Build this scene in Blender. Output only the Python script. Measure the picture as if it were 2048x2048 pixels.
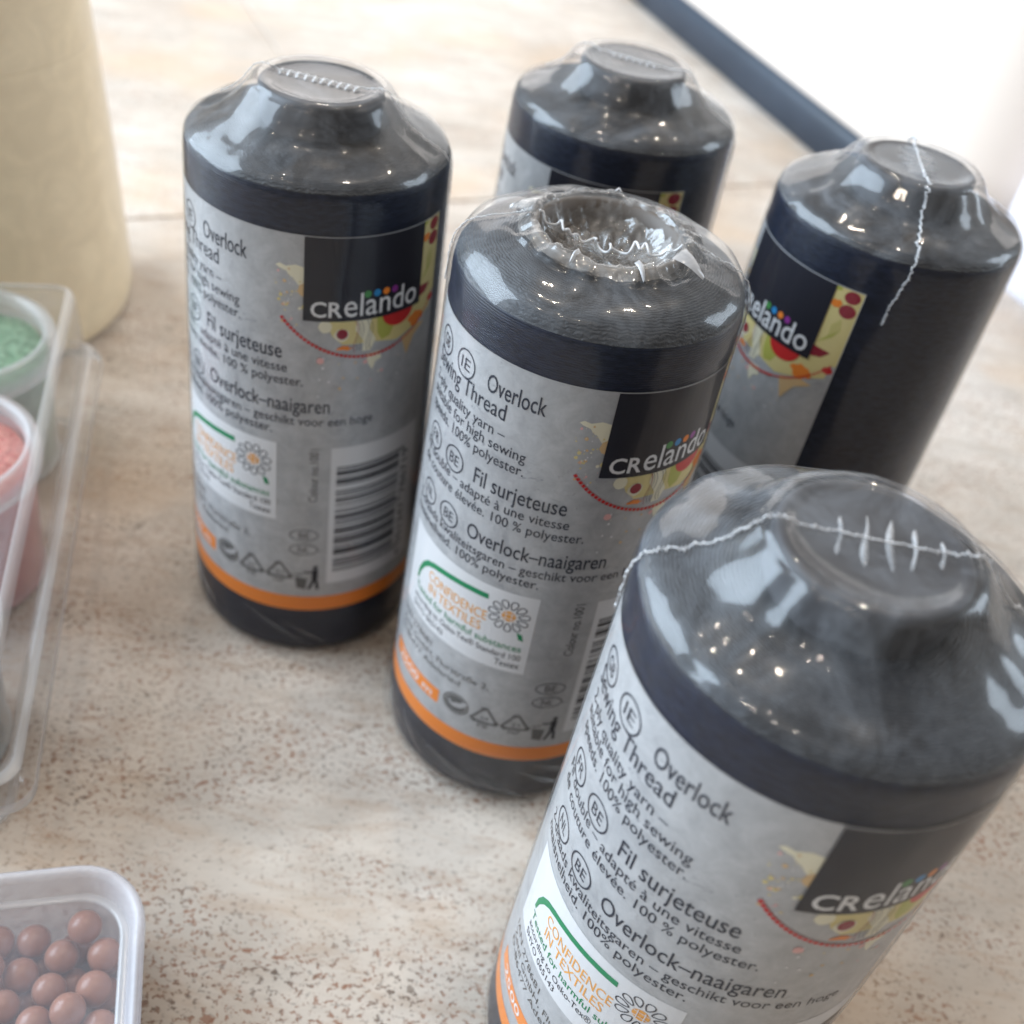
import bpy, bmesh, math, random
from mathutils import Vector, Matrix, noise

for o in list(bpy.data.objects): bpy.data.objects.remove(o)
scn = bpy.context.scene
col = scn.collection
S = 0.027                       # one unit below = one spool radius = 27 mm
PI = math.pi
R = math.radians

# ------------------------------------------------------------ camera
FPX, PIT, ROL, CZ = 2117.03, 0.71655, 0.19881, 7.798
cam_d = bpy.data.cameras.new('camera')
cam = bpy.data.objects.new('camera', cam_d); col.objects.link(cam)
F = Vector((0, math.cos(PIT), -math.sin(PIT))); R0 = Vector((1, 0, 0)); U0 = R0.cross(F)
Rv = R0 * math.cos(ROL) + U0 * math.sin(ROL); Uv = -R0 * math.sin(ROL) + U0 * math.cos(ROL)
m = Matrix((Rv, Uv, -F)).transposed().to_4x4(); m.translation = Vector((0, 0, CZ)) * S
cam.matrix_world = m
cam_d.sensor_width = 36; cam_d.lens = FPX / 2048 * 36
cam_d.clip_start = 0.01; cam_d.clip_end = 60
cam_d.dof.use_dof = True; cam_d.dof.focus_distance = 6.05 * S; cam_d.dof.aperture_fstop = 17
scn.camera = cam

# ------------------------------------------------------------ world and lamps (a lit room: no sky)
scn.view_settings.view_transform = 'Standard'; scn.view_settings.look = 'None'
scn.view_settings.exposure = 0.50; scn.view_settings.gamma = 1.0
w = bpy.data.worlds.new('World'); scn.world = w; w.use_nodes = True
w.node_tree.nodes['Background'].inputs[0].default_value = (1.0, 0.94, 0.88, 1)
w.node_tree.nodes['Background'].inputs[1].default_value = 0.14

def aim(o, target):
    d = Vector(target) - o.location
    o.rotation_euler = d.to_track_quat('-Z', 'Y').to_euler()

def area(name, loc, target, sx, sy, power, color):
    d = bpy.data.lights.new(name, 'AREA'); d.shape = 'RECTANGLE'; d.size = sx; d.size_y = sy
    d.energy = power; d.color = color
    o = bpy.data.objects.new(name, d); col.objects.link(o); o.location = loc; aim(o, target)
    return o

area('window_light', (-1.75, 0.40, 0.95), (0, 0.2, 0.05), 2.0, 1.7, 82, (0.70, 0.85, 1.0))
area('side_window_light', (1.6, 0.75, 0.75), (0.1, 0.3, 0.05), 0.55, 0.8, 8, (0.74, 0.87, 1.0))
area('back_window_light', (0.5, 3.3, 1.15), (0.1, 0.5, 0.0), 4.6, 1.6, 48, (1.0, 0.95, 0.91))
for k, (x, y, z) in enumerate([(-0.50, -0.55, 1.75), (-0.95, -0.35, 1.85), (-0.55, -1.0, 1.85), (-1.1, -0.95, 1.85), (-0.15, -0.8, 1.85), (-0.45, 0.3, 1.95), (0.35, 0.3, 1.95), (-0.2, 1.0, 1.95), (0.7, 1.0, 1.95)]):
    d = bpy.data.lights.new('ceiling_spot', 'POINT'); d.energy = 2.6 if y < 0 else 8.0; d.color = (1.0, 0.86, 0.70); d.shadow_soft_size = 0.028
    o = bpy.data.objects.new('ceiling_spot', d); col.objects.link(o); o.location = (x, y, z)

# ------------------------------------------------------------ materials
MATS = {}
def nodemat(name):
    mt = bpy.data.materials.new(name); mt.use_nodes = True
    MATS[name] = mt
    nt = mt.node_tree
    return mt, nt, nt.nodes, nt.links

def plain(name, color, rough=0.5, spec=0.5, **kw):
    mt, nt, N, L = nodemat(name)
    b = N['Principled BSDF']
    b.inputs['Base Color'].default_value = (*color, 1); b.inputs['Roughness'].default_value = rough
    b.inputs['Specular IOR Level'].default_value = spec
    for k, v in kw.items(): b.inputs[k].default_value = v
    return mt

def ramp(N, stops):
    r = N.new('ShaderNodeValToRGB'); e = r.color_ramp.elements
    while len(e) < len(stops): e.new(0.5)
    for q, (p_, c) in zip(e, stops):
        q.position = p_; q.color = (*c, 1) if len(c) == 3 else c
    return r

def tex(N, L, coord, kind, scale, detail=4, rough=0.55, dist=0.0, stretch=None, rot=0.0, loc=(0, 0, 0)):
    mp = N.new('ShaderNodeMapping'); L.new(coord, mp.inputs['Vector'])
    mp.inputs['Rotation'].default_value = (0, 0, rot); mp.inputs['Location'].default_value = loc
    if stretch: mp.inputs['Scale'].default_value = stretch
    t = N.new('ShaderNodeTex' + kind); L.new(mp.outputs[0], t.inputs['Vector'])
    t.inputs['Scale'].default_value = scale
    if kind == 'Noise':
        t.inputs['Detail'].default_value = detail; t.inputs['Roughness'].default_value = rough; t.inputs['Distortion'].default_value = dist
    return t

def mixcol(N, L, fac, a, b, mode='MIX'):
    x = N.new('ShaderNodeMix'); x.data_type = 'RGBA'; x.blend_type = mode
    for i, v in ((0, fac), (6, a), (7, b)):
        if hasattr(v, 'links') or hasattr(v, 'is_linked'): L.new(v, x.inputs[i])
        elif isinstance(v, (int, float)): x.inputs[i].default_value = v
        else: x.inputs[i].default_value = (*v, 1)
    return x.outputs[2]

def bump(N, L, h, strength, distance, prev=None):
    b = N.new('ShaderNodeBump'); b.inputs['Strength'].default_value = strength; b.inputs['Distance'].default_value = distance
    L.new(h, b.inputs['Height'])
    if prev is not None: L.new(prev, b.inputs['Normal'])
    return b.outputs[0]

def math_(N, L, op, a, b=None, clamp=False):
    x = N.new('ShaderNodeMath'); x.operation = op; x.use_clamp = clamp
    for i, v in ((0, a), (1, b)):
        if v is None: continue
        if isinstance(v, (int, float)): x.inputs[i].default_value = v
        else: L.new(v, x.inputs[i])
    return x.outputs[0]

# stone-look tile
def make_tile_mat():
    mt, nt, N, L = nodemat('stone_tile'); b = N['Principled BSDF']
    g = N.new('ShaderNodeNewGeometry'); P = g.outputs['Position']
    big = tex(N, L, P, 'Noise', 9, 3, .6, 0.6)
    base = ramp(N, [(.30, (.47, .405, .345)), (.48, (.60, .535, .465)), (.68, (.70, .645, .585))]); L.new(big.outputs[0], base.inputs[0])
    mid = tex(N, L, P, 'Noise', 60, 4, .65, 0.4, (0.55, 1.3, 1), R(-22))
    mr = ramp(N, [(.36, (.86, .845, .83)), (.62, (1.04, 1.03, 1.02))]); L.new(mid.outputs[0], mr.inputs[0])
    c = mixcol(N, L, 1.0, base.outputs[0], mr.outputs[0], 'MULTIPLY')
    stk = tex(N, L, P, 'Noise', 170, 4, .62, 0.5, (0.40, 1.5, 1), R(-22), (1.3, 4.7, 0))
    skr = ramp(N, [(.50, (0, 0, 0)), (.66, (1, 1, 1))]); L.new(stk.outputs[0], skr.inputs[0])
    c = mixcol(N, L, math_(N, L, 'MULTIPLY', skr.outputs[0], .38), c, (.40, .27, .18))
    # brown pits in streaky clusters
    msk = tex(N, L, P, 'Noise', 26, 3, .6, 0.8, (0.5, 1.5, 1), R(-22), (3.1, 1.7, 0))
    mk = ramp(N, [(.33, (0, 0, 0)), (.55, (1, 1, 1))]); L.new(msk.outputs[0], mk.inputs[0])
    sp = tex(N, L, P, 'Noise', 820, 3, .62, 0.2, (0.86, 1.05, 1), R(-22))
    sr = ramp(N, [(.545, (0, 0, 0)), (.62, (1, 1, 1))]); L.new(sp.outputs[0], sr.inputs[0])
    f1 = math_(N, L, 'MULTIPLY', mk.outputs[0], sr.outputs[0])
    f1 = math_(N, L, 'MULTIPLY', f1, 0.80)
    hue = tex(N, L, P, 'Noise', 90, 2)
    hr = ramp(N, [(.36, (.13, .085, .06)), (.52, (.27, .12, .065))]); L.new(hue.outputs[0], hr.inputs[0])
    c = mixcol(N, L, f1, c, hr.outputs[0])
    sp3 = tex(N, L, P, 'Noise', 430, 2, .55, 0.3, (0.8, 1.1, 1), R(-22), (5, 9, 0))
    sr3 = ramp(N, [(.625, (0, 0, 0)), (.675, (1, 1, 1))]); L.new(sp3.outputs[0], sr3.inputs[0])
    mk3 = ramp(N, [(.44, (0, 0, 0)), (.58, (1, 1, 1))]); L.new(msk.outputs[0], mk3.inputs[0])
    c = mixcol(N, L, math_(N, L, 'MULTIPLY', math_(N, L, 'MULTIPLY', sr3.outputs[0], mk3.outputs[0]), .8), c, hr.outputs[0])
    # fine grey specks everywhere
    s2 = tex(N, L, P, 'Noise', 900, 1, .5, 0.0, (0.7, 1, 1), R(-22))
    s2r = ramp(N, [(.63, (0, 0, 0)), (.70, (1, 1, 1))]); L.new(s2.outputs[0], s2r.inputs[0])
    c = mixcol(N, L, math_(N, L, 'MULTIPLY', s2r.outputs[0], .45), c, (.14, .11, .09))
    # warm ochre clouds
    oc = tex(N, L, P, 'Noise', 16, 3, .5, 0.3, (1, 1, 1), 0, (7, 2, 0))
    ocr = ramp(N, [(.52, (0, 0, 0)), (.72, (1, 1, 1))]); L.new(oc.outputs[0], ocr.inputs[0])
    c = mixcol(N, L, math_(N, L, 'MULTIPLY', ocr.outputs[0], .55), c, (.62, .44, .29))
    L.new(c, b.inputs['Base Color'])
    rr = ramp(N, [(.3, (.46,) * 3), (.7, (.60,) * 3)]); L.new(mid.outputs[0], rr.inputs[0]); L.new(rr.outputs[0], b.inputs['Roughness'])
    n1 = bump(N, L, mid.outputs[0], .25, .0006)
    inv = math_(N, L, 'SUBTRACT', 1.0, f1)
    L.new(bump(N, L, inv, .5, .0002, n1), b.inputs['Normal'])
    return mt
make_tile_mat()
def make_grout():
    mt, nt, N, L = nodemat('grout'); b = N['Principled BSDF']
    g = N.new('ShaderNodeNewGeometry')
    t = tex(N, L, g.outputs['Position'], 'Noise', 300, 3)
    r = ramp(N, [(.3, (.54, .46, .38)), (.7, (.64, .57, .49))]); L.new(t.outputs[0], r.inputs[0])
    L.new(r.outputs[0], b.inputs['Base Color']); b.inputs['Roughness'].default_value = .9
make_grout()

# black polyester winding, slightly navy; bluish window reflection is added to the colour
def make_thread():
    mt, nt, N, L = nodemat('black_thread'); b = N['Principled BSDF']
    tc = N.new('ShaderNodeTexCoord'); P = tc.outputs['Object']
    w1 = tex(N, L, P, 'Wave', 700); w1.bands_direction = 'Z'; w1.inputs['Distortion'].default_value = 3; w1.inputs['Detail'].default_value = 2; w1.inputs['Detail Scale'].default_value = .5
    n1 = tex(N, L, P, 'Noise', 500, 3, .6, 0, (1, 1, 3))
    r = ramp(N, [(.3, (.007, .009, .017)), (.7, (.018, .024, .046))]); L.new(n1.outputs[0], r.inputs[0])
    L.new(r.outputs[0], b.inputs['Base Color']); b.inputs['Roughness'].default_value = .42
    b.inputs['Specular IOR Level'].default_value = .25
    x = bump(N, L, w1.outputs[0], .35, .0002); L.new(bump(N, L, n1.outputs[0], .4, .0002, x), b.inputs['Normal'])
make_thread()
def make_thread_top():
    # the wound end: light caught by its crossing strands is put into a paler colour
    mt, nt, N, L = nodemat('thread_end'); b = N['Principled BSDF']
    tc = N.new('ShaderNodeTexCoord'); P = tc.outputs['Object']
    w1 = tex(N, L, P, 'Wave', 620); w1.wave_type = 'RINGS'; w1.rings_direction = 'Z'; w1.inputs['Distortion'].default_value = 6; w1.inputs['Detail'].default_value = 3; w1.inputs['Detail Scale'].default_value = 1.2
    n1 = tex(N, L, P, 'Noise', 260, 4, .65)
    r = ramp(N, [(.25, (.012, .013, .017)), (.8, (.050, .052, .056))]); L.new(n1.outputs[0], r.inputs[0])
    L.new(r.outputs[0], b.inputs['Base Color']); b.inputs['Roughness'].default_value = .5
    b.inputs['Specular IOR Level'].default_value = .3
    x = bump(N, L, w1.outputs[0], .5, .0004); L.new(bump(N, L, n1.outputs[0], .5, .0004, x), b.inputs['Normal'])
make_thread_top()

# shrink film: clear, glossy, a little milky
def make_film(name, haze, hazecol, rough, wr, blotch=0.0, refl=.06, bs=90, soft=.30, mixsoft=.55):
    mt, nt, N, L = nodemat(name)
    for n_ in list(N):
        if n_.type != 'OUTPUT_MATERIAL': N.remove(n_)
    out = [n_ for n_ in N if n_.type == 'OUTPUT_MATERIAL'][0]
    tc = N.new('ShaderNodeTexCoord'); P = tc.outputs['Object']
    oi = N.new('ShaderNodeObjectInfo')
    off = N.new('ShaderNodeVectorMath'); off.operation = 'ADD'; L.new(P, off.inputs[0])
    cmb = N.new('ShaderNodeCombineXYZ'); L.new(oi.outputs['Random'], cmb.inputs[0]); L.new(oi.outputs['Random'], cmb.inputs[2]); L.new(cmb.outputs[0], off.inputs[1])
    P = off.outputs[0]
    n1 = tex(N, L, P, 'Noise', bs, 2, .45, .3, (1, 1, .5))
    n2 = tex(N, L, P, 'Noise', bs * 4.5, 3, .6)
    nm = bump(N, L, n1.outputs[0], wr, .0012); nm = bump(N, L, n2.outputs[0], wr * .2, .0002, nm)
    tr = N.new('ShaderNodeBsdfTransparent'); tr.inputs[0].default_value = (.97, .97, .97, 1)
    g1_ = N.new('ShaderNodeBsdfGlossy'); g1_.inputs['Roughness'].default_value = rough; L.new(nm, g1_.inputs['Normal'])
    g2_ = N.new('ShaderNodeBsdfGlossy'); g2_.inputs['Roughness'].default_value = soft; L.new(nm, g2_.inputs['Normal'])
    gl = N.new('ShaderNodeMixShader'); gl.inputs[0].default_value = mixsoft; L.new(g1_.outputs[0], gl.inputs[1]); L.new(g2_.outputs[0], gl.inputs[2])
    di = N.new('ShaderNodeBsdfDiffuse'); di.inputs[0].default_value = (*hazecol, 1); L.new(nm, di.inputs['Normal'])
    h = N.new('ShaderNodeMixShader')
    if blotch > 0:
        n3 = tex(N, L, P, 'Noise', 75, 7, .72, .9)
        hr = ramp(N, [(.40, (max(0, haze - blotch),) * 3), (.53, (haze,) * 3), (.68, (haze + 1.6 * blotch,) * 3)]); L.new(n3.outputs[0], hr.inputs[0]); L.new(hr.outputs[0], h.inputs[0])
    else: h.inputs[0].default_value = haze
    L.new(tr.outputs[0], h.inputs[1]); L.new(di.outputs[0], h.inputs[2])
    ge = N.new('ShaderNodeNewGeometry'); dp = N.new('ShaderNodeVectorMath'); dp.operation = 'DOT_PRODUCT'
    L.new(ge.outputs['Incoming'], dp.inputs[0]); L.new(nm, dp.inputs[1])
    gz = math_(N, L, 'SUBTRACT', 1.0, math_(N, L, 'ABSOLUTE', dp.outputs['Value']), True)
    fx = math_(N, L, 'MULTIPLY_ADD', math_(N, L, 'POWER', gz, 5.0), .72); fx.node.inputs[2].default_value = refl
    mx = N.new('ShaderNodeMixShader'); L.new(fx, mx.inputs[0]); L.new(h.outputs[0], mx.inputs[1]); L.new(gl.outputs[0], mx.inputs[2])
    L.new(mx.outputs[0], out.inputs[0])
make_film('film_clear', .003, (.75, .76, .8), .08, .6, 0, .026, 55, .28, .4)
make_film('film_milky', .075, (.56, .61, .68), .055, .55, .065, .06, 46, .30, .55)
make_film('film_crumpled', .17, (.76, .75, .74), .06, 1.2, .13, .09, 110)
make_film('film_faint', .035, (.6, .58, .56), .10, .5, .03, .05, 60)
make_film('film_pleat', .26, (.80, .81, .83), .12, .4, .12)
make_film('film_white', .55, (.82, .83, .86), .15, .4, .1)
make_film('film_wrinkled', .02, (.52, .49, .47), .07, 1.0, .02, .07, 70, .22)
make_film('clear_plastic', .055, (.80, .80, .82), .05, .12, .02)
make_film('clear_edge', .36, (.84, .84, .85), .18, .10)
make_film('frosted_plastic', .46, (.74, .73, .78), .35, .05, .03, .035)
make_film('frosted_lid', .17, (.62, .60, .66), .2, .05, .03, .04)
make_film('cup_plastic', .42, (.80, .84, .82), .15, .1, .04)
make_film('pink_cup_plastic', .55, (.78, .45, .48), .15, .1, .06)

# label paper: grey concrete print
def make_paper():
    mt, nt, N, L = nodemat('label_paper'); b = N['Principled BSDF']
    tc = N.new('ShaderNodeTexCoord'); P = tc.outputs['Object']
    n1 = tex(N, L, P, 'Noise', 210, 6, .72, .4)
    r = ramp(N, [(.33, (.335, .34, .35)), (.67, (.475, .48, .49))]); L.new(n1.outputs[0], r.inputs[0])
    n2 = tex(N, L, P, 'Noise', 420, 3, .6, 1.2, (1, 1, 2.5))
    s = ramp(N, [(.60, (0, 0, 0)), (.72, (1, 1, 1))]); L.new(n2.outputs[0], s.inputs[0])
    n3 = tex(N, L, P, 'Noise', 70, 2); s3 = ramp(N, [(.5, (0, 0, 0)), (.62, (1, 1, 1))]); L.new(n3.outputs[0], s3.inputs[0])
    f_ = math_(N, L, 'MULTIPLY', s.outputs[0], s3.outputs[0])
    c = mixcol(N, L, math_(N, L, 'MULTIPLY', f_, .7), r.outputs[0], (.14, .15, .17))
    L.new(c, b.inputs['Base Color']); b.inputs['Roughness'].default_value = .45
    L.new(bump(N, L, n1.outputs[0], .15, .0003), b.inputs['Normal'])
make_paper()
INK = {
 'ink_black': (.018, .018, .026), 'ink_text': (.03, .035, .05), 'ink_soft': (.09, .085, .08), 'ink_white': (.74, .74, .75), 'ink_panel': (.66, .66, .67),  # panel white is dimmed in colour for shade on the labels' right side
 'ink_orange': (.80, .235, .035), 'ink_gold': (.78, .36, .08), 'ink_green': (.01, .22, .09), 'ink_dot_green': (.06, .26, .07), 'ink_blue': (.03, .25, .55),
 'ink_purple': (.27, .04, .28), 'ink_red': (.58, .03, .03), 'ink_wine': (.27, .02, .035), 'ink_pink': (.75, .42, .40), 'ink_cream': (.76, .72, .55),
 'ink_yellow': (.68, .58, .26), 'ink_olive': (.46, .46, .10), 'ink_tan': (.66, .46, .24), 'ink_grey': (.42, .42, .43), 'ink_bin': (.12, .12, .12)}
for k_, c_ in INK.items(): plain(k_, c_, .55, .2)
plain('core_plastic', (.055, .055, .06), .5, .3)
plain('core_card', (.13, .11, .095), .6)
plain('seam_white', (.70, .70, .71), .35)
plain('bead_brown', (.36, .165, .11), .28, .5)
plain('white_enamel', (.80, .70, .62), .42)  # warmth of the window light is put into this white
plain('lilac_white', (.78, .77, .84), .5)
def make_bluebase():
    mt, nt, N, L = nodemat('blue_rubber'); b = N['Principled BSDF']
    g = N.new('ShaderNodeNewGeometry'); t = tex(N, L, g.outputs['Position'], 'Noise', 14, 4, .6, .3)
    r = ramp(N, [(.3, (.011, .020, .035)), (.7, (.027, .042, .066))]); L.new(t.outputs[0], r.inputs[0])
    L.new(r.outputs[0], b.inputs['Base Color']); b.inputs['Roughness'].default_value = .4
make_bluebase()
def make_bottle():
    mt, nt, N, L = nodemat('cream_plastic'); b = N['Principled BSDF']
    tc = N.new('ShaderNodeTexCoord'); t = tex(N, L, tc.outputs['Object'], 'Noise', 14, 3, .6, .5, (1, 1, .5))
    r = ramp(N, [(.3, (.60, .47, .29)), (.7, (.72, .60, .42))]); L.new(t.outputs[0], r.inputs[0])
    L.new(r.outputs[0], b.inputs['Base Color']); b.inputs['Roughness'].default_value = .38
    b.inputs['Subsurface Weight'].default_value = .45; b.inputs['Subsurface Radius'].default_value = (1, .7, .4); b.inputs['Subsurface Scale'].default_value = .012
make_bottle()
make_film('bottle_shell', .80, (.95, .80, .56), .30, .05, .05, .035)
plain('bottle_content', (.74, .51, .29), .6)
def make_powder(name, c0, c1):
    mt, nt, N, L = nodemat(name); b = N['Principled BSDF']
    tc = N.new('ShaderNodeTexCoord'); t = tex(N, L, tc.outputs['Object'], 'Noise', 420, 3, .7)
    r = ramp(N, [(.35, c0), (.65, c1)]); L.new(t.outputs[0], r.inputs[0])
    L.new(r.outputs[0], b.inputs['Base Color']); b.inputs['Roughness'].default_value = .8
    L.new(bump(N, L, t.outputs[0], 1.0, .002), b.inputs['Normal'])
make_powder('green_powder', (.05, .22, .09), (.32, .58, .36))
make_powder('pink_powder', (.70, .12, .09), (.90, .34, .27))
make_powder('dark_powder', (.03, .025, .025), (.14, .11, .11))

# ------------------------------------------------------------ mesh helpers
def link(name, me, parent=None, smooth=True):
    o = bpy.data.objects.new(name, me); col.objects.link(o)
    if parent: o.parent = parent
    return o

def mesh(name, verts, faces, mats, midx=None, smooth=True):
    me = bpy.data.meshes.new(name); me.from_pydata([tuple(v) for v in verts], [], faces)
    for mm in (mats if isinstance(mats, (list, tuple)) else [mats]): me.materials.append(MATS[mm])
    if midx: me.polygons.foreach_set('material_index', midx)
    if smooth: me.polygons.foreach_set('use_smooth', [True] * len(me.polygons))
    me.update(); return me

def empty(name, loc, rz=0):
    o = bpy.data.objects.new(name, None); o.empty_display_size = .01; col.objects.link(o)
    o.location = Vector(loc) * S; o.rotation_euler = (0, 0, rz); return o

def tag(o, label=None, cat=None, group=None, kind=None):
    for k, v in (('label', label), ('category', cat), ('group', group), ('kind', kind)):
        if v: o[k] = v
    return o

def lathe(name, prof, seg, mats, disp=None, matf=None, close=False):
    """prof: list of (r,z) in spool radii. disp(th,r,z,i)->(dr,dz)."""
    V, Fc, MI = [], [], []
    for i, (r, z) in enumerate(prof):
        for j in range(seg):
            th = 2 * PI * j / seg; dr, dz = disp(th, r, z, i) if disp else (0, 0)
            V.append(((r + dr) * math.cos(th) * S, (r + dr) * math.sin(th) * S, (z + dz) * S))
    for i in range(len(prof) - 1):
        for j in range(seg):
            a, b_ = i * seg + j, i * seg + (j + 1) % seg
            Fc.append((a, b_, b_ + seg, a + seg)); MI.append(matf(i) if matf else 0)
    return mesh(name, V, Fc, mats, MI)

def tube(name, pts, rad, mat, n=6, closed=False):
    V, Fc = [], []; pts = [Vector(p_) for p_ in pts]; k = len(pts)
    for i, p_ in enumerate(pts):
        t = (pts[min(i + 1, k - 1)] - pts[max(i - 1, 0)])
        t = t.normalized() if t.length > 1e-9 else Vector((0, 0, 1))
        a = t.cross(Vector((.13, .31, .94))); a = a.normalized() if a.length > 1e-6 else Vector((1, 0, 0)); b_ = t.cross(a)
        rr = rad[i] if isinstance(rad, (list, tuple)) else rad
        for j in range(n):
            q = p_ + (a * math.cos(2 * PI * j / n) + b_ * math.sin(2 * PI * j / n)) * rr
            V.append(q * S)
    for i in range(k - 1):
        for j in range(n):
            a, b_ = i * n + j, i * n + (j + 1) % n; Fc.append((a, b_, b_ + n, a + n))
    Fc.append(tuple(range(n - 1, -1, -1))); Fc.append(tuple((k - 1) * n + j for j in range(n)))
    return mesh(name, V, Fc, mat)

def rrect(x0, x1, y0, y1, r, n=8):
    """rounded rectangle outline, counter-clockwise"""
    P = []
    for cx, cy, a0 in ((x1 - r, y1 - r, 0), (x0 + r, y1 - r, 90), (x0 + r, y0 + r, 180), (x1 - r, y0 + r, 270)):
        for k in range(n + 1):
            a = R(a0 + 90 * k / n); P.append((cx + r * math.cos(a), cy + r * math.sin(a)))
    return P

def loft(name, rings, mats, cap0=False, cap1=False, matf=None, smooth=True):
    """rings: list of closed loops of (x,y,z), same count"""
    n = len(rings[0]); V = [Vector(p_) * S for r_ in rings for p_ in r_]; Fc = []; MI = []
    for i in range(len(rings) - 1):
        for j in range(n):
            a, b_ = i * n + j, i * n + (j + 1) % n; Fc.append((a, b_, b_ + n, a + n)); MI.append(matf(i) if matf else 0)
    if cap0: Fc.append(tuple(range(n - 1, -1, -1))); MI.append(0)
    if cap1: Fc.append(tuple((len(rings) - 1) * n + j for j in range(n))); MI.append(0)
    return mesh(name, V, Fc, mats, MI, smooth)

# ------------------------------------------------------------ table top of large stone-look tiles
E1 = Vector((.855, .518, 0)); E2 = Vector((-.518, .855, 0))
ang = math.atan2(.518, .855)
top = tag(link('tabletop', mesh('tabletop', [Vector((x, y, -.045)) * S for x, y in ((-90, -40), (110, -40), (110, 130), (-90, 130))], [(0, 1, 2, 3)], 'grout', smooth=False)), kind='structure')
TL, TW, GAP = 26.0, 14.6, .055
def tile_mesh():
    bm = bmesh.new(); x, y, h, c = TL / 2 - GAP / 2, TW / 2 - GAP / 2, .15, .02
    lo = [(-x, -y), (x, -y), (x, y), (-x, y)]
    v0 = [bm.verts.new((a * S, b_ * S, -h * S)) for a, b_ in lo]
    v1 = [bm.verts.new((a * S, b_ * S, -c * S)) for a, b_ in lo]
    v2 = [bm.verts.new(((a - math.copysign(c, a)) * S, (b_ - math.copysign(c, b_)) * S, 0)) for a, b_ in lo]
    for A_, B_ in ((v0, v1), (v1, v2)):
        for j in range(4): bm.faces.new((A_[j], A_[(j + 1) % 4], B_[(j + 1) % 4], B_[j]))
    bm.faces.new(v2); me = bpy.data.meshes.new('tile'); bm.to_mesh(me); me.materials.append(MATS['stone_tile']); return me
tme = tile_mesh()
for j in range(-2, 5):
    for i in range(-2, 4):
        c1 = 5.55 + TL * i + (TL / 2 if j % 2 else 0) + (0 if j % 2 else -TL / 2) + TL / 2
        c2 = 14.95 + TW * (j - .5)
        if j % 2: c1 = 5.55 + TL * (i + .5)            # far row: joint at 5.55
        else: c1 = 5.55 + TL * i
        o = link('tile', tme, top); o.location = (E1 * c1 + E2 * c2) * S; o.rotation_euler = (0, 0, ang)

# ------------------------------------------------------------ spools
KT = -0.0200
def rad(z): return 1 + KT * (z - 2.5)

def smooth_prof(pts, n):
    """Catmull-Rom resample"""
    out = []
    for i in range(len(pts) - 1):
        p0, p1, p2, p3 = (Vector(pts[max(i - 1, 0)]), Vector(pts[i]), Vector(pts[i + 1]), Vector(pts[min(i + 2, len(pts) - 1)]))
        for k in range(n):
            t = k / n
            q = .5 * ((2 * p1) + (p2 - p0) * t + (2 * p0 - 5 * p1 + 4 * p2 - p3) * t * t + (3 * p1 - p0 - 3 * p2 + p3) * t ** 3)
            out.append((max(q[0], 0.0), q[1]))
    out.append(tuple(pts[-1])); return out

BODY_Z = [.35 + .4 * k for k in range(10)]          # .35 .. 3.95
CAP_TOP = [(.977, 4.45), (.970, 4.53), (.950, 4.585), (.912, 4.628), (.845, 4.664), (.755, 4.702), (.668, 4.750), (.598, 4.812), (.545, 4.878), (.508, 4.925), (.475, 4.955), (.442, 4.969), (.408, 4.970), (.375, 4.962), (.34, 4.953), (.25, 4.948), (.12, 4.947), (.001, 4.947)]
OPEN_TOP = [(.980, 4.45), (.970, 4.54), (.945, 4.61), (.905, 4.665), (.84, 4.71), (.76, 4.743), (.68, 4.768), (.605, 4.79), (.55, 4.82), (.507, 4.845), (.47, 4.835), (.452, 4.79), (.43, 4.735), (.39, 4.675), (.32, 4.635), (.2, 4.61), (.001, 4.60)]
def film_prof(toppts):
    base = [(.84, .014), (.97, .02), (1.035, .06), (1.062, .16)] + [(rad(z) + .018, z) for z in BODY_Z] + [(rad(4.25) + .018, 4.25)]
    return smooth_prof(base + toppts, 5)

def nz(*a): return noise.noise(Vector(a))

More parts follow.
